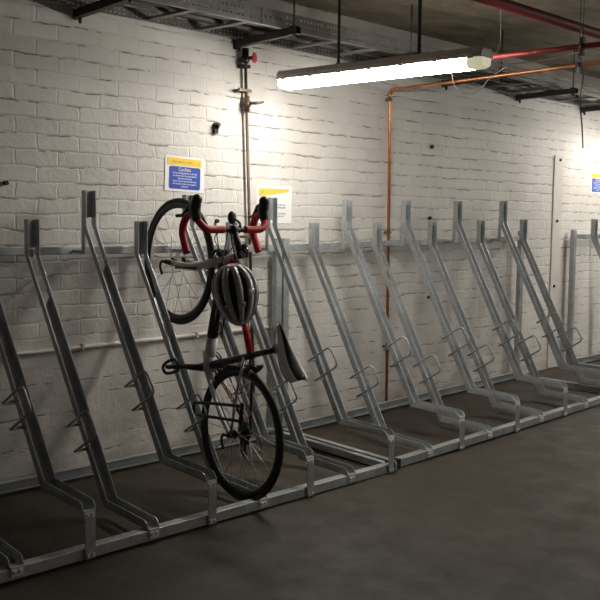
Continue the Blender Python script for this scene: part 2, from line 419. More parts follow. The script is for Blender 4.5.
# ------------------------------------------------------------------ overhead: cable tray, brackets, pipes, lamp
def tray_rail(y, x0, x1, z0, h, flange):
    m = MB((x0, y, z0)); P = .029; x = x0; i = 0
    zs = [z0, z0 + h * .22, z0 + h * .36, z0 + h * .64, z0 + h * .78, z0 + h]
    while x < x1:
        hole = (i % 24) < 16 if False else (i % 22) not in (7, 15, 21)
        a, b, c = x, x + P * .48, x + P
        for j in range(5):
            if not (hole and j in (1, 3)): m.add([(a, y, zs[j]), (b, y, zs[j]), (b, y, zs[j + 1]), (a, y, zs[j + 1])], [(0, 1, 2, 3)])
            m.add([(b, y, zs[j]), (c, y, zs[j]), (c, y, zs[j + 1]), (b, y, zs[j + 1])], [(0, 1, 2, 3)])
        x = c; i += 1
    m.add([(x0, y, z0), (x, y, z0), (x, y + flange, z0), (x0, y + flange, z0)], [(0, 1, 2, 3)])
    m.add([(x0, y, z0 + h), (x, y, z0 + h), (x, y + flange * .5, z0 + h), (x0, y + flange * .5, z0 + h)], [(0, 1, 2, 3)])
    return m
TX0, TX1, TZ = -2.2, 7.5, 2.496
r = thing('cable_tray', (-2.2, -.1, TZ), 'perforated zinc ladder cable tray running along the top of the wall', 'cable tray')
m = tray_rail(-.31, TX0, TX1, TZ, .092, .03); m.off = Vector((-2.2, -.1, TZ)); m.build('side_rail', TRAYM, r, solid=.0025)
m = tray_rail(.135, TX0, TX1, TZ, .055, -.03); m.off = Vector((-2.2, -.1, TZ)); m.build('side_rail', TRAYM, r, solid=.0025)
x = TX0 + .1; i = 0
while x < TX1:
    m = MB((-2.2, -.1, TZ)); m.box(x, x + .04, -.308, .133, TZ + .004, TZ + .018); m.build('rung', TRAYM, r); x += .38
for x in (.36, 2.8):
    m = MB((-2.2, -.1, TZ)); m.box(x - .09, x + .09, -.3145, -.311, TZ + .002, TZ + .09)
    for dx in (-.06, -.02, .02, .06): m.tube([(x + dx, -.3145, TZ + .045), (x + dx, -.322, TZ + .045)], .006, 6)
    m.build('splice_plate', TRAYM, r)
for y, z, rr, x0, mt, lb in ((-.22, .034, .016, -2.1, CABD, 'thick dark cable lying in the ceiling tray, nearest the front edge'), (-.15, .032, .013, -2.1, CABD, 'thin dark cable lying in the ceiling tray between two thicker ones'), (-.06, .036, .017, -2.1, CABD, 'thick dark cable lying in the ceiling tray, nearest the wall')):
    pts = [(x0 + k * .5, y + random.uniform(-.015, .015), TZ + z) for k in range(19)]
    m = MB((x0, y, TZ)); m.tube(smooth_path(pts, 3), rr, 8)
    tag(m.build('tray_cable', mt), lb, 'cable', 'cables in the ceiling tray')
blab = {-.611: 'dark steel channel bracket under the tray at the far top left', .516: 'dark steel channel bracket above the red valve wheel, left of the lamp', 1.60: 'dark steel channel bracket half hidden behind the lamp',
        2.68: 'dark steel channel bracket with its end showing below the right end of the lamp', 3.758: 'dark steel channel bracket right of the lamp, behind the copper pipe', 4.914: 'dark steel channel bracket at the top right edge'}
for x, lb in blab.items():
    r = thing('tray_bracket', (x, W, 2.473), lb, 'bracket', 'cantilever brackets under the cable tray')
    m = MB((x, W, 2.473))
    z0, z1 = 2.452, 2.4935
    for a, b, c, d in ((-.0205, .0205, z0, z0 + .003), (-.0205, -.0175, z0, z1), (.0175, .0205, z0, z1), (-.0205, -.010, z1 - .003, z1), (.010, .0205, z1 - .003, z1)):
        m.prism([(x + a, W - .006, c), (x + b, W - .006, c), (x + b, W - .006, d), (x + a, W - .006, d)], (-.070, -.59, 0))
    m.box(x - .024, x + .024, W - .006, W, z0 - .01, z1 + .004)
    m.build('arm', DARKST, r)
    m = MB((x, W, 2.473)); m.tube([(x - .068, -.39, z0 - .02), (x - .068, -.39, 2.80)], .005, 8); m.build('hanger_rod', DARKST, r)
    m = MB((x, W, 2.473)); m.tube([(x - .068, -.39, z0 - .012), (x - .068, -.39, z0)], .011, 6); m.box(x - .088, x - .048, -.41, -.37, z1, z1 + .006); m.build('nut', DARKST, r)
    m = MB((x, W, 2.473)); m.tube([(x, W - .03, z0 - .03), (x, W - .03, z0)], .010, 6); m.build('bolt', DARKST, r)

# brown pipes with valves on the wall
PX = lambda z: .5375 + (2.467 - z) * .045
r = thing('riser_pipe', (.6, W - .03, .02), 'slim brown vertical pipe with a red valve wheel, left of the lamp', 'pipe')
m = MB((.6, W - .03, .02)); m.tube([(PX(2.45) + .026, W - .03, 2.452), (PX(.02) + .026, W - .03, .02)], .0095, 10); m.build('pipe', BROWNP, r)
m = MB((.6, W - .03, .02)); px = PX(2.4) + .022
m.tube([(px, W - .035, 2.45), (px, W - .035, 2.36)], [.022, .020], 10); m.ball((px, W - .035, 2.385), .028, 6); m.box(px - .03, px + .02, W - .06, W, 2.33, 2.35)
m.tube([(px, W - .05, 2.392), (px + .025, W - .085, 2.392)], .010, 8); m.build('valve_body', BLACK, r)
m = MB((.6, W - .03, .02)); c0 = Vector((px + .026, W - .088, 2.392)); ax = Vector((.45, -.85, 0)).normalized(); sx = Vector((.85, .45, 0)).normalized()
ring = [c0 + (sx * math.cos(a) + Vector((0, 0, 1)) * math.sin(a)) * .026 for a in [k * math.pi / 8 for k in range(16)]]
m.tube(ring, .0075, 8, closed=True)
for k in range(3):
    a = k * math.pi / 3; d = (sx * math.cos(a) + Vector((0, 0, 1)) * math.sin(a)) * .026; m.tube([c0 - d, c0 + d], .005, 6)
m.ball(c0, .010, 5); m.build('valve_wheel', VALR, r)
m = MB((.6, W - .03, .02)); px = PX(2.12) + .026
m.ball((px, W - .035, 2.118), (.028, .026, .030), 7); m.tube([(px, W - .035, 2.165), (px, W - .035, 2.07)], .016, 10); m.tube([(px, W - .05, 2.118), (px + .03, W - .10, 2.122)], .009, 8)
m.tube([(px + .005, W - .10, 2.115), (px + .075, W - .10, 2.130)], .008, 8); m.build('lever_valve', BROWNP, r)
for z in (2.195, 1.30, .55):
    m = MB((.6, W - .03, .02)); px = PX(z); m.box(px - .05, px + .05, W - .054, W - .048, z - .009, z + .009); m.box(px - .045, px - .03, W - .05, W, z - .007, z + .007); m.box(px + .03, px + .045, W - .05, W, z - .007, z + .007); m.build('pipe_clamp', BROWNP, r)

# copper pipe: up the wall then out overhead
r = thing('copper_pipe', (1.99, W - .022, .08), 'bright copper pipe rising up the wall and turning out overhead', 'pipe')
m = MB((1.99, W - .022, .08)); m.tube(fillet([(2.030, W - .022, .05), (1.998, W - .022, 2.350), (1.765, -2.2, 2.352)], .03, 5), .0115, 12); m.build('pipe', COPPER, r)
for c, d in (((1.998, W - .022, 2.335), (0, 0, -.045)), ((1.996, W - .06, 2.351), (-.004, -.045, 0))):
    m = MB((1.99, W - .022, .08)); m.tube([c, Vector(c) + Vector(d)], .0150, 12); m.build('elbow_fitting', COPPER, r)
for z in (2.28, 1.33, .49):
    m = MB((1.99, W - .022, .08)); x = 2.030 - .032 * z / 2.35
    if z in (1.62, .49, 1.33): 
        m.box(x - .026, x + .014, W - .040, W - .034, z - .014, z + .002); m.box(x - .028, x - .020, W - .038, W, z - .014, z + .002)
    else: m.tube([(x, W - .022, z - .012), (x, W - .022, z + .012)], .0145, 12); m.box(x - .025, x - .008, W - .05, W, z - .012, z + .012)
    m.build('pipe_clip', BROWNP, r)
# red pipes
m = MB((1.0, 0, 2.3)); m.tube([(.989, W, 2.297), (1.045, -3.2, 2.302)], .0135, 12); tag(m.build('sprinkler_pipe', REDP), 'thin red pipe running out from behind the right end of the lamp', 'pipe')
r = thing('sprinkler_main', (-1, -1.3, 2.6), 'thick dark red overhead pipe crossing the top right corner', 'pipe')
m = MB((-1, -1.3, 2.6)); m.tube([(-3.5, -1.3, 2.605), (9, -1.34, 2.605)], .031, 16); m.build('pipe', REDDK, r)
for x in (.2, 4.6):
    m = MB((-1, -1.3, 2.6)); m.tube([(x, -1.315, 2.64), (x, -1.315, 2.80)], .005, 8); m.build('hanger_rod', DARKST, r)
    m = MB((-1, -1.3, 2.6)); m.tube([(x - .012, -1.315, 2.605), (x + .012, -1.315, 2.605)], .035, 16); m.build('pipe_clamp', DARKST, r)

# fluorescent batten lamps
def make_lamp(a, b, label, rods):
    a = Vector(a); b = Vector(b); r = thing('batten_lamp', (a + b) / 2 + Vector((0, 0, -.055)), label, 'lamp', 'sealed fluorescent battens')
    o = r.location.copy(); d = (b - a).normalized(); s = d.cross(Vector((0, 0, 1))).normalized(); L = (b - a).length
    def prof(t0, t1, pts, m, taper=0, taper1=None):
        if taper1 is None: taper1 = taper
        n = len(pts); vs = []
        for t, tp in ((t0, taper), (t1, taper1)):
            for (x, z) in pts: vs.append(a + d * t + s * x * (1 - tp) + Vector((0, 0, z * (1 - tp * .6))))
        m.add(vs, [tuple(range(n)), tuple(range(2 * n - 1, n - 1, -1))] + [(i, (i + 1) % n, n + (i + 1) % n, n + i) for i in range(n)])
    hs = [(-.066, -.012), (.066, -.012), (.064, .012), (.050, .040), (-.050, .040), (-.064, .012)]
    m = MB(o); prof(.012, L - .012, hs, m); prof(0, .012, hs, m, .10, 0); prof(L - .012, L, hs, m, 0, .10); m.build('housing', HOUS, r, bevel=.004)
    ds = [(-.058, -.012), (-.052, -.048), (-.036, -.062), (.036, -.062), (.052, -.048), (.058, -.012)]
    m = MB(o); prof(.03, L - .09, ds, m); prof(.006, .03, ds, m, .18, 0); m.build('diffuser', GLOW, r)
    m = MB(o); prof(L - .09, L - .03, ds, m); prof(L - .03, L - .004, ds, m, 0, .2); m.build('diffuser_end', CAPM, r)
    n = 7
    for k in range(n):
        for sg in (-1, 1):
            t = .06 + (L - .12) * k / (n - 1); c = a + d * t + s * sg * .066 + Vector((0, 0, -.010))
            m = MB(o); m.bar(c - d * .014, c + d * .014, .006, .016); m.build('clip', HOUS, r)
    for t, rr in rods:
        c = a + d * t; m = MB(o); m.tube([c + Vector((0, 0, .038)), Vector((c.x, c.y, 2.80))], rr, 10); m.build('hanger_rod', DARKST, r)
        m = MB(o); m.tube([c + Vector((0, 0, .038)), c + Vector((0, 0, .055))], .014, 6); m.build('nut', DARKST, r)
    return r
make_lamp((.652, -.10, 2.255), (.716, -1.50, 2.255), 'lit grey-backed fluorescent batten lamp hanging over the bike racks', [(.432, .0085), (.985, .0105)])
make_lamp((5.16, -.10, 2.32), (5.23, -1.53, 2.32), 'lit fluorescent batten lamp hanging past the right edge', [(.432, .0085), (.985, .0105)])

for x, y, lb in ((7.1, -2.2, 'added batten fill lamp over the parking bays well to the right, out of view'), (5.3, -2.9, 'added batten fill lamp over the parking lane to the right, out of view'), (4.4, -5.2, 'added batten fill lamp over the middle of the parking lane, out of view'), (8.6, -.10, 'added batten fill lamp far along the wall to the right, out of view'), (6.4, -5.6, 'added batten fill lamp over the far end of the parking lane, out of view')):  # unseen fill lamps, added to brighten the wall and racks
    make_lamp((x, y, 2.35), (x + .07, y - 1.43, 2.35), lb, [(.432, .0085), (.985, .0105)])

# loose wires
def wire(pts, rr, mat, lab, n=6):
    m = MB(pts[0]); m.tube(smooth_path(pts, n), rr, 6); return tag(m.build('loose_wire', mat), lab, 'wire', 'loose overhead wires')
wire([(.70, -.90, 2.30), (1.10, -.9, 2.33), (1.246, -.9, 2.300), (1.301, -.9, 2.215), (1.429, -.9, 2.181), (1.568, -.9, 2.219), (1.675, -.9, 2.304), (1.74, -.98, 2.375)], .0028, CABW, 'thin pale wire drooping in a loop below the right end of the lamp')
wire([(.70, -1.30, 2.30), (1.126, -1.2, 2.286), (1.449, -1.2, 2.331), (1.871, -1.2, 2.413), (2.313, -1.2, 2.52), (2.519, -1.2, 2.548), (3.2, -1.2, 2.60), (3.6, -1.2, 2.8)], .0035, CABW, 'pale wire slung from the lamp to the top right corner')
wire([(3.60, -.45, 2.80), (3.635, -.5, 2.585), (3.601, -.5, 2.386), (3.649, -.5, 2.193), (3.680, -.5, 2.012)], .0060, CABD, 'dark cable dangling loose in front of the wall at top right')
wire([(1.618, -1.0, 2.80), (1.618, -1.0, 2.66), (1.620, -1.0, 2.50), (1.60, -.96, 2.40)], .0025, CABW, 'thin pale wire hanging straight down from the ceiling right above the lamp end')
for (x, y, z), lb in (((1.022, -1.86, 2.30), 'dark hanger clamped on the thin red pipe'), ((1.823, -1.42, 2.351), 'dark hanger clamped on the copper pipe overhead')):
    r = thing('pipe_hanger', (x, y, z), lb, 'hanger', 'pipe hangers')
    m = MB((x, y, z)); m.tube([(x, y, z + .02), (x, y, 2.80)], .0022, 8); m.build('rod', DARKST, r)
    m = MB((x, y, z)); m.tube([(x, y - .012, z), (x, y + .012, z)], .019, 12); m.box(x - .012, x + .012, y - .01, y + .01, z + .015, z + .045); m.box(x - .010, x + .010, y - .008, y + .008, z - .05, z - .015); m.build('clamp', DARKST, r)

# ------------------------------------------------------------------ notices on the wall
def rrect(x0, x1, z0, z1, r, y, n=6):
    pts = []
    for cx, cz, a0 in ((x1 - r, z1 - r, 0), (x0 + r, z1 - r, 90), (x0 + r, z0 + r, 180), (x1 - r, z0 + r, 270)):
        for k in range(n + 1):
            a = math.radians(a0 + 90 * k / n); pts.append((cx + r * math.cos(a), y, cz + r * math.sin(a)))
    return pts
def text(body, size, loc, mat, parent, rot=0, name='lettering'):
    cu = bpy.data.curves.new('t', 'FONT'); cu.body = body; cu.size = size; cu.align_x = 'CENTER'; cu.align_y = 'CENTER'; cu.offset = .0004; cu.extrude = .0003; cu.resolution_u = 3
    t = bpy.data.objects.new('t', cu); C.objects.link(t)
    dg = bpy.context.evaluated_depsgraph_get(); me = bpy.data.meshes.new_from_object(t.evaluated_get(dg)); bpy.data.objects.remove(t)
    me.name = name; me.materials.clear(); me.materials.append(mat)
    o = bpy.data.objects.new(name, me); C.objects.link(o); o.parent = parent
    o.matrix_local = Matrix.Translation(Vector(loc)) @ Matrix.Rotation(rot, 4, 'Y') @ Matrix.Rotation(math.pi / 2, 4, 'X')
    return o
def notice(cx, cz, label, rot, icon_right=True, hw=.148, hh=.102):
    y = W - .004
    r = thing('cyclist_notice', (cx, W, cz), label, 'sign', 'blue and yellow notices')
    r.rotation_euler = (0, rot, 0)
    m = MB(); m.box(-hw, hw, -.004, -.001, -hh, hh); m.build('sheet', PAPER, r)
    m = MB(); m.box(-hw + .016, hw - .026, -.0055, -.004, hh - .054, hh - .012); m.build('yellow_band', YELP, r)
    m = MB(); m.prism(rrect(-hw + .030, hw - .032, -hh + .014, hh - .060, .014, -.004), (0, -.0015, 0)); m.build('blue_panel', BLUEP, r)
    text('Information for cyclists', .016, (-.022, -.0057, hh - .033), ORNG, r)
    m = MB(); m.prism([(hw - .052, -.0055, hh - .040), (hw - .040, -.0055, hh - .040), (hw - .046, -.0055, hh - .024)], (0, -.001, 0)); m.build('symbol', TXTD, r)
    text('Cyclists', .030, (-.004, -.0060, hh - .077), TXTY, r)
    for k, s in enumerate(('Persons leaving bicycles on this site', 'are advised that the racks must be', 'kept tidy at all times', 'Please use the racks provided and', 'do not chain cycles to the pipes or', 'to the rail')):
        text(s, .0128, (-.002, -.0060, hh - .098 - .0155 * k), TXTW, r)
    return r
notice(.116, 1.668, 'laminated sheet with yellow band and blue panel above the road bike wheel', math.radians(2.0))
notice(5.285, 1.800, 'blue and yellow laminated notice cut off by the right edge of the photo', 0)
r = thing('safety_notice', (.855, W, 1.50), 'white paper notice with a tapering yellow band, behind the tall channel right of the handlebar', 'sign', None)
m = MB((.855, W, 1.50)); m.box(.695, 1.015, W - .004, W - .001, 1.385, 1.625); m.build('sheet', PAPER, r)
m = MB((.855, W, 1.50)); m.prism([(.715, W - .0055, 1.553), (.985, W - .0055, 1.590), (.985, W - .0055, 1.606), (.715, W - .0055, 1.606)], (0, .0015, 0)); m.build('yellow_band', YELP, r)
m = MB((.855, W, 1.50)); m.prism([(.735, W - .0062, 1.576), (.755, W - .0062, 1.576), (.745, W - .0062, 1.594)], (0, .0008, 0)); m.build('warning_triangle', TXTD, r)
for k, s in enumerate(('Please take care', 'when lifting cycles', 'Secure your cycle', 'to the rack')):
    text(s, .014, (.05, -.0055, .005 - .018 * k - (.02 if k > 1 else 0)), TXTD, r)

# ------------------------------------------------------------------ the road bike, standing on its rear wheel
AN = math.radians(6.2)
E_ = Vector((math.sin(AN), math.cos(AN), 0)); N_ = Vector((math.cos(AN), -math.sin(AN), 0)); Q_ = Vector((-.330, -.825, 0))
FD = Vector((.56673, .82390)); UD = Vector((-.82390, .56673)); RS = Vector((.0133, .356))
def B(f, u, l=0):
    s = RS.x + f * FD.x + u * UD.x; z = RS.y + f * FD.y + u * UD.y
    return Q_ + E_ * s + N_ * l + Vector((0, 0, z))
WB = 1.002; WR_ = .337
BO = B(0, 0); BO = Vector((BO.x, BO.y, .018))
bike = thing('road_bicycle', BO, 'white, black and red road bicycle standing upright on its rear wheel in the rack', 'bicycle')
def bm_(): return MB(BO)
def part(m, name, mat, parent=None, **k):
    o = m.build(name, mat, None, **k)
    o.location = (0, 0, 0); o.parent = parent or bike
    return o
def tub(pts, r, name, mat, parent=None, n=12, sq=None, **k):
    m = bm_(); m.tube([B(*q) for q in pts], r, n, sq=sq, **k); return part(m, name, mat, parent)
def circ(f, u, l, r, n, a0=0): return [B(f + r * math.cos(a0 + 2 * math.pi * k / n), u + r * math.sin(a0 + 2 * math.pi * k / n), l) for k in range(n)]
def make_wheel(name, f, rear):
    m = bm_(); m.tube(circ(f, 0, 0, WR_ - .0125, 72), .0125, 10, closed=True); wl = part(m, name, RUBBER)
    m = bm_()          # deep rim
    N = 72; prof = [(-.009, -.022), (-.0095, -.032), (-.005, -.050), (0, -.054), (.005, -.050), (.0095, -.032), (.009, -.022)]
    vs = []; fs = []
    for k in range(N):
        a = 2 * math.pi * k / N
        for (l, dr) in prof: rr = WR_ + dr; vs.append(B(f + rr * math.cos(a), rr * math.sin(a), l))
    P_ = len(prof)
    for k in range(N):
        for j in range(P_):
            fs.append((k * P_ + j, k * P_ + (j + 1) % P_, ((k + 1) % N) * P_ + (j + 1) % P_, ((k + 1) % N) * P_ + j))
    m.add(vs, fs, True); part(m, 'rim', RIMM, wl)
    m = bm_(); m.tube([B(f, 0, -.046), B(f, 0, .046)], .011, 10)
    for l in (-.034, .034): m.tube([B(f, 0, l - .003), B(f, 0, l + .003)], .022, 14)
    part(m, 'hub', BLACK, wl)
    ns = 24 if rear else 20
    for k in range(ns):
        a = 2 * math.pi * k / ns + .1; side = -.034 if k % 2 else .034; tw = .45 if (k // 2) % 2 else -.45
        m = bm_(); m.tube([B(f + .021 * math.cos(a + tw * 2.2), .021 * math.sin(a + tw * 2.2), side), B(f + (WR_ - .052) * math.cos(a), (WR_ - .052) * math.sin(a), 0)], .0017, 5)
        part(m, 'spoke', SILVER, wl)
    m = bm_(); m.tube([B(f + .289 * math.cos(2.2), .289 * math.sin(2.2), 0), B(f + .25 * math.cos(2.2), .25 * math.sin(2.2), 0)], .003, 6); part(m, 'valve', BLACK, wl)
    return wl
rw = make_wheel('rear_wheel', 0, True); fw = make_wheel('front_wheel', WB, False)
BB = (.407, -.068); HT = (.742, .462); HB = (.783, .345); ST = (.288, .275)
HTd = Vector((HT[0] - HB[0], HT[1] - HB[1])).normalized()
# frame
m = bm_(); m.tube([B(*HB), B(HB[0] * .5 + HT[0] * .5, HB[1] * .5 + HT[1] * .5), B(*HT)], [.025, .022, .020], 14)
part(m, 'head_tube', WHITEGL)
m = bm_(); m.tube([B(*BB, -.038), B(*BB, .038)], .024, 14)
m.tube([B(BB[0] - .035, BB[1] + .01), B(BB[0] + .06, BB[1] + .055)], [.028, .034], 12); m.tube([B(BB[0], BB[1], 0), B(BB[0] - .10, BB[1] + .018, -.012)], [.034, .020], 12, sq=.8)
fr = part(m, 'frame', WHITEGL)
m = bm_(); path = [(.405, -.060), (.515, .055), (.60, .152), (.70, .262), (.775, .352)]
m.tube([B(*q) for q in path[:2]], [.030, .029], 14); m.m = 1; m.tube([B(*q) for q in path[1:]], [.029, .027, .026, .025], 14)
part(m, 'down_tube', [WHITEGL, BLACK], fr)
m = bm_(); m.tube([B(*q) for q in ((.750, .430), (.62, .385), (.45, .335), (.29, .292))], [.021, .018, .016, .016], 14); part(m, 'top_tube', REDGL, fr)
m = bm_(); m.tube([B(.747, .434), B(.73, .425)], .0225, 14); part(m, 'red_collar', REDGL, fr)
m = bm_(); m.tube([B(*BB), B(.38, .02), B(ST[0], ST[1]), B(.279, .302)], [.024, .019, .017, .018], 14); part(m, 'seat_tube', BLACK, fr)
for l, mt in ((-1, WHITEGL), (1, [DKRED, YELL])):
    m = bm_(); pts = [B(BB[0] - .01, BB[1] + .006, l * .022), B(.27, -.040, l * .042), B(.12, -.022, l * .058), B(.004, -.002, l * .062)]
    m.tube(smooth_path(pts, 4), .0115, 10)
    if l > 0: m.m = 1; m.tube([p_ + N_ * -.010 + Vector((0, 0, .004)) for p_ in [B(.33, -.052, .032), B(.27, -.040, .042), B(.19, -.031, .051)]], .004, 6)
    part(m, 'chain_stay', mt, fr)
for l, mt in ((-1, SILVER), (1, BLACK)):
    m = bm_(); m.tube([B(.290, .262, l * .016), B(.20, .185, l * .040), B(.004, .004, l * .060)], .0072, 10); part(m, 'seat_stay', mt, fr)
m = bm_()
for l in (-.062, .062): m.bar(B(-.012, -.01, l), B(.02, .008, l), .006, .028)
part(m, 'dropout', BLACK, fr)
# fork
fk = bm_(); fk.tube([B(HB[0] + .002, HB[1] - .002), B(HB[0] + .012, HB[1] - .028)], [.025, .030], 12)
for l in (-1, 1):
    fk.tube(smooth_path([B(.795, .325, l * .014), B(.812, .285, l * .040), B(.86, .18, l * .052), B(.94, .07, l * .056), B(WB, .004, l * .056)], 4), [.024] * 5 + [.021] * 4 + [.018] * 4 + [.014] * 4, 10, sq=.55)
fk = part(fk, 'fork', WHITEGL)
for l in (-1, 1):
    m = bm_(); m.tube([B(.835, .205, l * .060), B(.94, .045, l * .064)], .008, 8, sq=.5); part(m, 'dark_red_stripe', DKRED, fk)
    m = bm_(); m.tube([B(WB - .02, .02, l * .058), B(WB, 0, l * .064)], .0145, 10); part(m, 'red_fork_tip', REDP, fk)
def qr(f, name):
    m = bm_(); m.tube([B(f, 0, -.062), B(f, 0, -.080)], .012, 10); m.tube(smooth_path([B(f, 0, -.080), B(f + .012, -.016, -.092), B(f - .010, -.040, -.094), B(f - .045, -.052, -.088)], 4), [.007] * 13, 8)
    q = part(m, name, BLACK); m = bm_(); m.ball(B(f, 0, .072), .010, 5); part(m, 'axle_nut', BLACK); return q
qr(WB, 'quick_release'); qr(0, 'quick_release')
# stem, bar
BC = (.862, .518); 
m = bm_(); m.tube([B(*HT), B(HT[0] - .018, HT[1] + .052)], .018, 12); m.tube([B(HT[0] - .014, HT[1] + .032), B(*BC)], [.018, .016], 12); m.tube([B(*BC, -.024), B(*BC, .024)], .021, 12)
part(m, 'stem', BLACK)
bar_c = [(BC[0], BC[1], 0), (BC[0], BC[1],   .13), (BC[0] + .005, BC[1] + .004, .170), (BC[0] + .035, BC[1] + .010, .198), (BC[0] + .075, BC[1] + .008, .205), (BC[0] + .105, BC[1] - .030, .208), (BC[0] + .098, BC[1] - .080, .212), (BC[0] + .060, BC[1] - .118, .215), (BC[0] + .005, BC[1] - .130, .217), (BC[0] - .045, BC[1] - .138, .218)]
m = bm_(); full = [(f, u, -l) for f, u, l in bar_c[::-1]] + bar_c[1:]
m.tube(smooth_path([B(*q) for q in full], 5), .0125, 10); hb = part(m, 'handlebar', BLACK)
for sg in (-1, 1):
    pts = [(f, u, l * sg) for f, u, l in [(BC[0], BC[1], .062)] + bar_c[1:]]
    m = bm_(); m.tube(smooth_path([B(*q) for q in pts], 5), .0185, 12); part(m, 'bar_tape', REDTAPE, hb)
    l = .207 * sg
    m = bm_(); m.tube(smooth_path([B(BC[0] + .045, BC[1] + .008, l * .98), B(BC[0] + .095, BC[1] + .022, l), B(BC[0] + .120, BC[1] + .046, l * .99), B(BC[0] + .132, BC[1] + .060, l * .98)], 4), [.021, .023, .025, .027, .028, .028, .028, .027, .026, .026, .026, .025, .022], 12)
    m.ball(B(BC[0] + .132, BC[1] + .060, l * .98), .0265, 7); m.tube([B(BC[0] + .105, BC[1] + .005, l), B(BC[0] + .128, BC[1] + .030, l)], .020, 10)
    part(m, 'brake_hood', BLACK, hb)
    m = bm_(); m.tube(smooth_path([B(BC[0] + .125, BC[1] + .040, l), B(BC[0] + .138, BC[1] - .005, l), B(BC[0] + .128, BC[1] - .060, l * 1.03), B(BC[0] + .150, BC[1] - .105, l * 1.08)], 5), [.015] * 6 + [.012] * 5 + [.009] * 5, 8); part(m, 'brake_lever', BLACK, hb)
# mirror, light, cables
m = bm_(); c = B(BC[0] + .050, BC[1] + .030, -.012); m.tube(smooth_path([B(BC[0], BC[1] + .015, .030), B(BC[0] + .025, BC[1] + .028, .022), c], 4), .006, 8); m.ball(c, (.026, .014, .033), 8); part(m, 'bar_mirror', BLACK, hb)
m = bm_(); m.tube([B(HT[0] - .02, HT[1] + .02, .03), B(HT[0] + .035, HT[1] + .055, .032)], [.016, .018], 10); fl = part(m, 'front_light', BLACK)
m = bm_(); m.ball(B(HT[0] + .0, HT[1] + .062, .020), .011, 6); part(m, 'lens', STEEL, fl)
for sg, tgt in ((-1, (HB[0] + .03, HB[1] - .03, -.02)), (1, (HB[0] + .03, HB[1] - .03, .02)), (-1, (.70, .41, -.03)), (1, (.70, .39, .03))):
    off = .008 * (1 if tgt[0] > .75 else 2)
    m = bm_(); m.tube(smooth_path([B(BC[0] + .01, BC[1] - .012, sg * .075), B(BC[0] + .015, BC[1] - .05 - off * 3, sg * .055), B(.84 - off, .41, sg * .045), B(*tgt)], 6), .0026, 6); part(m, 'brake_cable', BLACK)
def caliper(f, u, name):
    m = bm_(); m.box(0, 0, 0, 0, 0, 0) if False else None
    m.ball(B(f, u, 0), (.020, .016, .022), 6)
    for l in (-1, 1): m.tube(smooth_path([B(f, u + .01, l * .004), B(f + .002, u + .016, l * .034), B(f - .004, u - .022, l * .034), B(f - .004, u - .035, l * .018)], 4), .0075, 8)
    m.bar(B(f - .02, u - .034, -.02), B(f + .025, u - .034, -.02), .008, .012); m.bar(B(f - .02, u - .034, .02), B(f + .025, u - .034, .02), .008, .012)
    return part(m, name, BLACK)
caliper(.835, .350, 'brake_caliper'); caliper(.215, .290, 'brake_caliper')
# seat post and saddle
m = bm_(); m.tube([B(.279, .302), B(.207, .502)], .0145, 12); m.tube([B(.283, .288), B(.276, .312)], .020, 12); sp_ = part(m, 'seat_post', BLACK)
m = bm_(); m.bar(B(.188, .503, 0), B(.228, .503, 0), .045, .022); m.build('x', BLACK) if False else None; part(m, 'saddle_clamp', BLACK, sp_)
st = [(.322, .556, .006, .010), (.300, .562, .015, .016), (.26, .562, .021, .024), (.20, .558, .036, .028), (.145, .556, .056, .034), (.095, .558, .066, .036), (.050, .563, .066, .030), (.022, .562, .050, .020)]
vs = []; fs = []; K = 13
for f, u, hw, dep in [(q[0] - .014, q[1] + .008, q[2], q[3]) for q in st]:
    for k in range(K):
        a = math.pi * (k / (K - 1)) ; vs.append(B(f, u + .010 * math.sin(a) - dep * abs(math.cos(a)) ** 1.6, -hw * math.cos(a)))
mi = []
m = bm_()
for i in range(len(st) - 1):
    for k in range(K - 1): fs.append((i * K + k, i * K + k + 1, (i + 1) * K + k + 1, (i + 1) * K + k))
m.add(vs, fs, True)
m.mi = [1 if (4 <= (j % (K - 1)) <= 7) else 0 for j in range(len(fs))]
sd = part(m, 'saddle', [SADW, BLACK], solid=.006)
for l in (-1, 1):
    m = bm_(); m.tube(smooth_path([B(.295, .548, 0), B(.25, .516, l * .020), B(.17, .506, l * .022), B(.075, .535, l * .030)], 4), .0036, 6); part(m, 'saddle_rail', STEEL, sd)
# crankset
m = bm_(); m.tube(circ(*BB, .046, .074, 40), .0045, 6, closed=True); m.tube(circ(*BB, .040, .060, 36), .0050, 6, closed=True)
for k in range(5):
    a = k * 2 * math.pi / 5 + .3; m.bar(B(*BB, .050), B(BB[0] + .07 * math.cos(a), BB[1] + .07 * math.sin(a), .046), .010, .014)
ck = part(m, 'crankset', BLACK)
PE = (BB[0] + .085, BB[1] - .145)
m = bm_(); m.tube([B(*BB, -.052), B(*PE, -.072)], [.018, .0135], 10); m.tube([B(*BB, -.062), B(*BB, -.036)], .018, 12); part(m, 'crank_arm', BLACK, ck)
PR = (2 * BB[0] - PE[0], 2 * BB[1] - PE[1])
m = bm_(); m.tube([B(*BB, .056), B(*PR, .074)], [.014, .0105], 10); part(m, 'crank_arm', BLACK, ck)
for (f, u), l in ((PE, -1), (PR, 1)):
    m = bm_(); m.tube([B(f, u, l * .072), B(f, u, l * .140)], .008, 8)
    lo_ = [B(f - .030, u + .010, l * .088), B(f + .018, u + .036, l * .095), B(f + .034, u - .002, l * .118), B(f + .018, u - .034, l * .140), B(f - .030, u - .010, l * .146)]
    cpts = []
    for i in range(5): cpts.append(lo_[i])
    m.tube(smooth_path(cpts + [cpts[0]], 4)[:-1], .0085, 8, closed=True); m.bar(B(f, u, l * .09), B(f, u, l * .14), .030, .018)
    part(m, 'pedal', BLACK, ck)
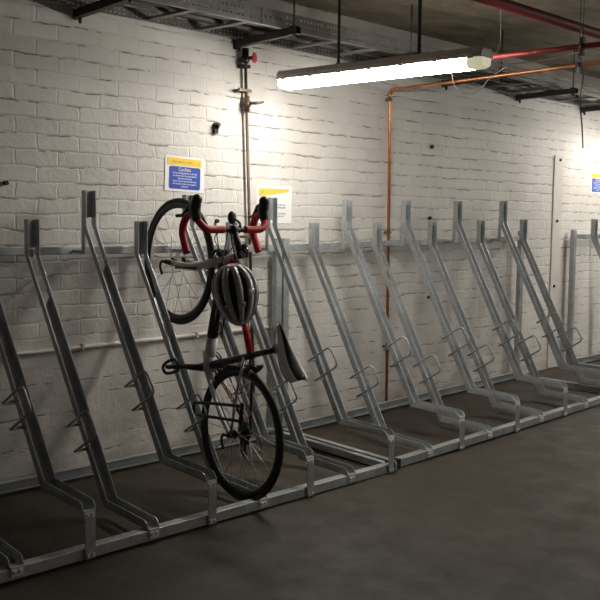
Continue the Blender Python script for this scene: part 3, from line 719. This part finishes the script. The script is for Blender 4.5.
# drivetrain on the far side
m = bm_()
for k in range(7): m.tube(circ(0, 0, .040 - .0042 * k * .9 + .006, .024 + .004 * k, 24), .0022, 5, closed=True)
m.tube([B(0, 0, .018), B(0, 0, .048)], [.048, .024], 20); part(m, 'cassette', BLACK)
m = bm_(); m.bar(B(.0, -.015, .058), B(-.045, -.050, .050), .014, .026); 
for cc in ((-.030, -.055), (-.085, -.075)): m.tube(circ(cc[0], cc[1], .036, .018, 14), .004, 6, closed=True); m.tube([B(*cc, .030), B(*cc, .044)], .008, 8)
m.bar(B(-.030, -.055, .044), B(-.085, -.075, .044), .004, .022); m.bar(B(-.030, -.055, .028), B(-.085, -.075, .028), .004, .022)
m.tube(smooth_path([B(.02, .0, .062), B(-.055, .030, .075), B(-.110, .0, .078), B(-.095, -.045, .065), B(-.055, -.050, .055)], 5), .0026, 6)
part(m, 'rear_derailleur', BLACK)
m = bm_(); m.tube(smooth_path([B(BB[0], BB[1] + .074, .043), B(.2, .030, .040), B(0, .036, .036), B(-.035, 0, .036), B(-.02, -.040, .036), B(-.055, -.058, .036), B(-.09, -.095, .036), B(-.06, -.092, .036), B(.1, -.12, .040), B(BB[0] - .03, BB[1] - .070, .043), B(BB[0] + .07, BB[1] - .02, .043), B(BB[0] + .05, BB[1] + .055, .043), B(BB[0], BB[1] + .074, .043)], 5), .0035, 5); part(m, 'chain', BLACK)
m = bm_(); m.tube([B(.520, .170, -.004), B(.36, .100, -.004)], .0, 4) if False else None
m.bar(B(.52, .09, 0), B(.57, .145, 0), .016, .02)
for l in (-.030, .030): m.tube([B(.49, .085, l), B(.60, .205, l)], .004, 6)
m.tube(circ(.53, .128, 0, .034, 16), .004, 6, closed=True); part(m, 'bottle_cage', BLACK)

# U-lock round the rear wheel
r = thing('u_lock', B(.13, -.01, -.07), 'black D-shaped bicycle lock hooked round the rear wheel of the road bike', 'lock')
def LP(s, z, l): return Q_ + E_ * s + N_ * l + Vector((0, 0, z))
lo = r.location.copy()
m = MB(lo); pts = [LP(-.10, .520, -.082), LP(.10, .500, -.082), LP(.27, .478, -.078), LP(.315, .470, -.070), LP(.330, .444, -.066), LP(.305, .418, -.070), LP(.26, .416, -.078), LP(.10, .430, -.082), LP(-.09, .446, -.082)]
m.tube(smooth_path(pts, 6), .0080, 10); m.build('shackle', BLACK, r)
m = MB(lo); m.tube([LP(-.118, .540, -.084), LP(-.100, .430, -.084)], .0105, 12); m.build('crossbar', BLACK, r)

# ------------------------------------------------------------------ helmet hanging from the handlebar
HC = LP(.000, 1.050, -.055) + Vector((-.012, -.030, 0)); dx = Vector((-.76, -.65, .0)).normalized(); lz = Vector((.03 + .13, .03 - .135, -1)).normalized(); wx = lz.cross(dx).normalized(); lz = dx.cross(wx) * -1 if dx.cross(wx).z > 0 else dx.cross(wx)
hel = thing('cycling_helmet', HC, 'grey vented cycling helmet hanging by its straps from the road bike handlebar', 'helmet')
def HP(ph, th, k=1.0):   # ph across (-90..90), th along (-90..90)
    p_, t = math.radians(ph), math.radians(th)
    wdt = .110 * (1 - .22 * math.sin(t)); 
    return HC + wx * (math.sin(p_) * math.cos(t) * wdt * k) + dx * (math.cos(p_) * math.cos(t) ** .8 * .105 * k) + lz * (math.sin(t) * .150 * k)
def patch(m, ph0, ph1, f_th, n=14, k=1.0):
    vs = []; 
    for i in range(n + 1):
        t = f_th(-1 + 2 * i / n)
        a0, a1 = ph0(t), ph1(t)
        vs += [HP(a0, t, k), HP((a0 + a1) / 2, t, k * 1.012), HP(a1, t, k)]
    fs = []
    for i in range(n):
        for j in (0, 1): fs.append((i * 3 + j, i * 3 + j + 1, (i + 1) * 3 + j + 1, (i + 1) * 3 + j))
    m.add(vs, fs, True)
m = MB(HC)
for c0, hwid in ((-79, 12), (-50, 8), (-17, 8.5), (17, 8.5), (50, 8), (79, 12)):
    patch(m, lambda t, c0=c0, h=hwid: c0 * (1 - .06 * abs(t) / 90) - h * (1 + 1.3 * (abs(t) / 90) ** 3), lambda t, c0=c0, h=hwid: c0 * (1 - .06 * abs(t) / 90) + h * (1 + 1.3 * (abs(t) / 90) ** 3), lambda u: u * 86)
for th0, th1, a, b in ((58, 80, -88, 88), (-80, -60, -88, 88), (-8, 4, -60, -40), (-8, 4, 40, 60), (14, 24, -30, -8), (14, 24, 8, 30)):
    vs = []; n = 12
    for i in range(n + 1):
        ph = a + (b - a) * i / n; vs += [HP(ph, th0), HP(ph, (th0 + th1) / 2, 1.01), HP(ph, th1)]
    m.add(vs, [(i * 3 + j, i * 3 + j + 1, (i + 1) * 3 + j + 1, (i + 1) * 3 + j) for i in range(n) for j in (0, 1)], True)
sh = m.build('shell', HELM, hel, solid=.014)
m = MB(HC)
for c0 in range(-80, 81, 20):
    patch(m, lambda t, c0=c0: c0 - 10, lambda t, c0=c0: c0 + 10, lambda u: u * 86, k=.84)
n = 36; ring = []
for k in range(n):
    a = 2 * math.pi * k / n; ring.append(HC + wx * math.cos(a) * .101 * (1 - .20 * math.sin(a)) + lz * math.sin(a) * .142 + dx * .004)
m.tube(ring, .011, 8, closed=True); m.build('liner', HPAD, hel, solid=.008)
for sg in (-1, 1):
    m = MB(HC); top = B(BC[0] - .004, BC[1] - .002, -.030 - .012 * sg)
    m.tube(smooth_path([HC + lz * -.125 + wx * .045 * sg + dx * .0, HC + lz * -.19 + wx * .03 * sg + dx * .005, top + Vector((-.012, -.012, -.03)), top + Vector((-.004, -.004, .018))], 5), .0045, 6, sq=.4); m.build('strap', BLACK, hel)
m = MB(HC); m.tube(smooth_path([HC + lz * .05 + wx * .09, HC + lz * .02 - dx * .05, HC + lz * .06 - wx * .085], 6), .004, 6); m.build('chin_strap', BLACK, hel)
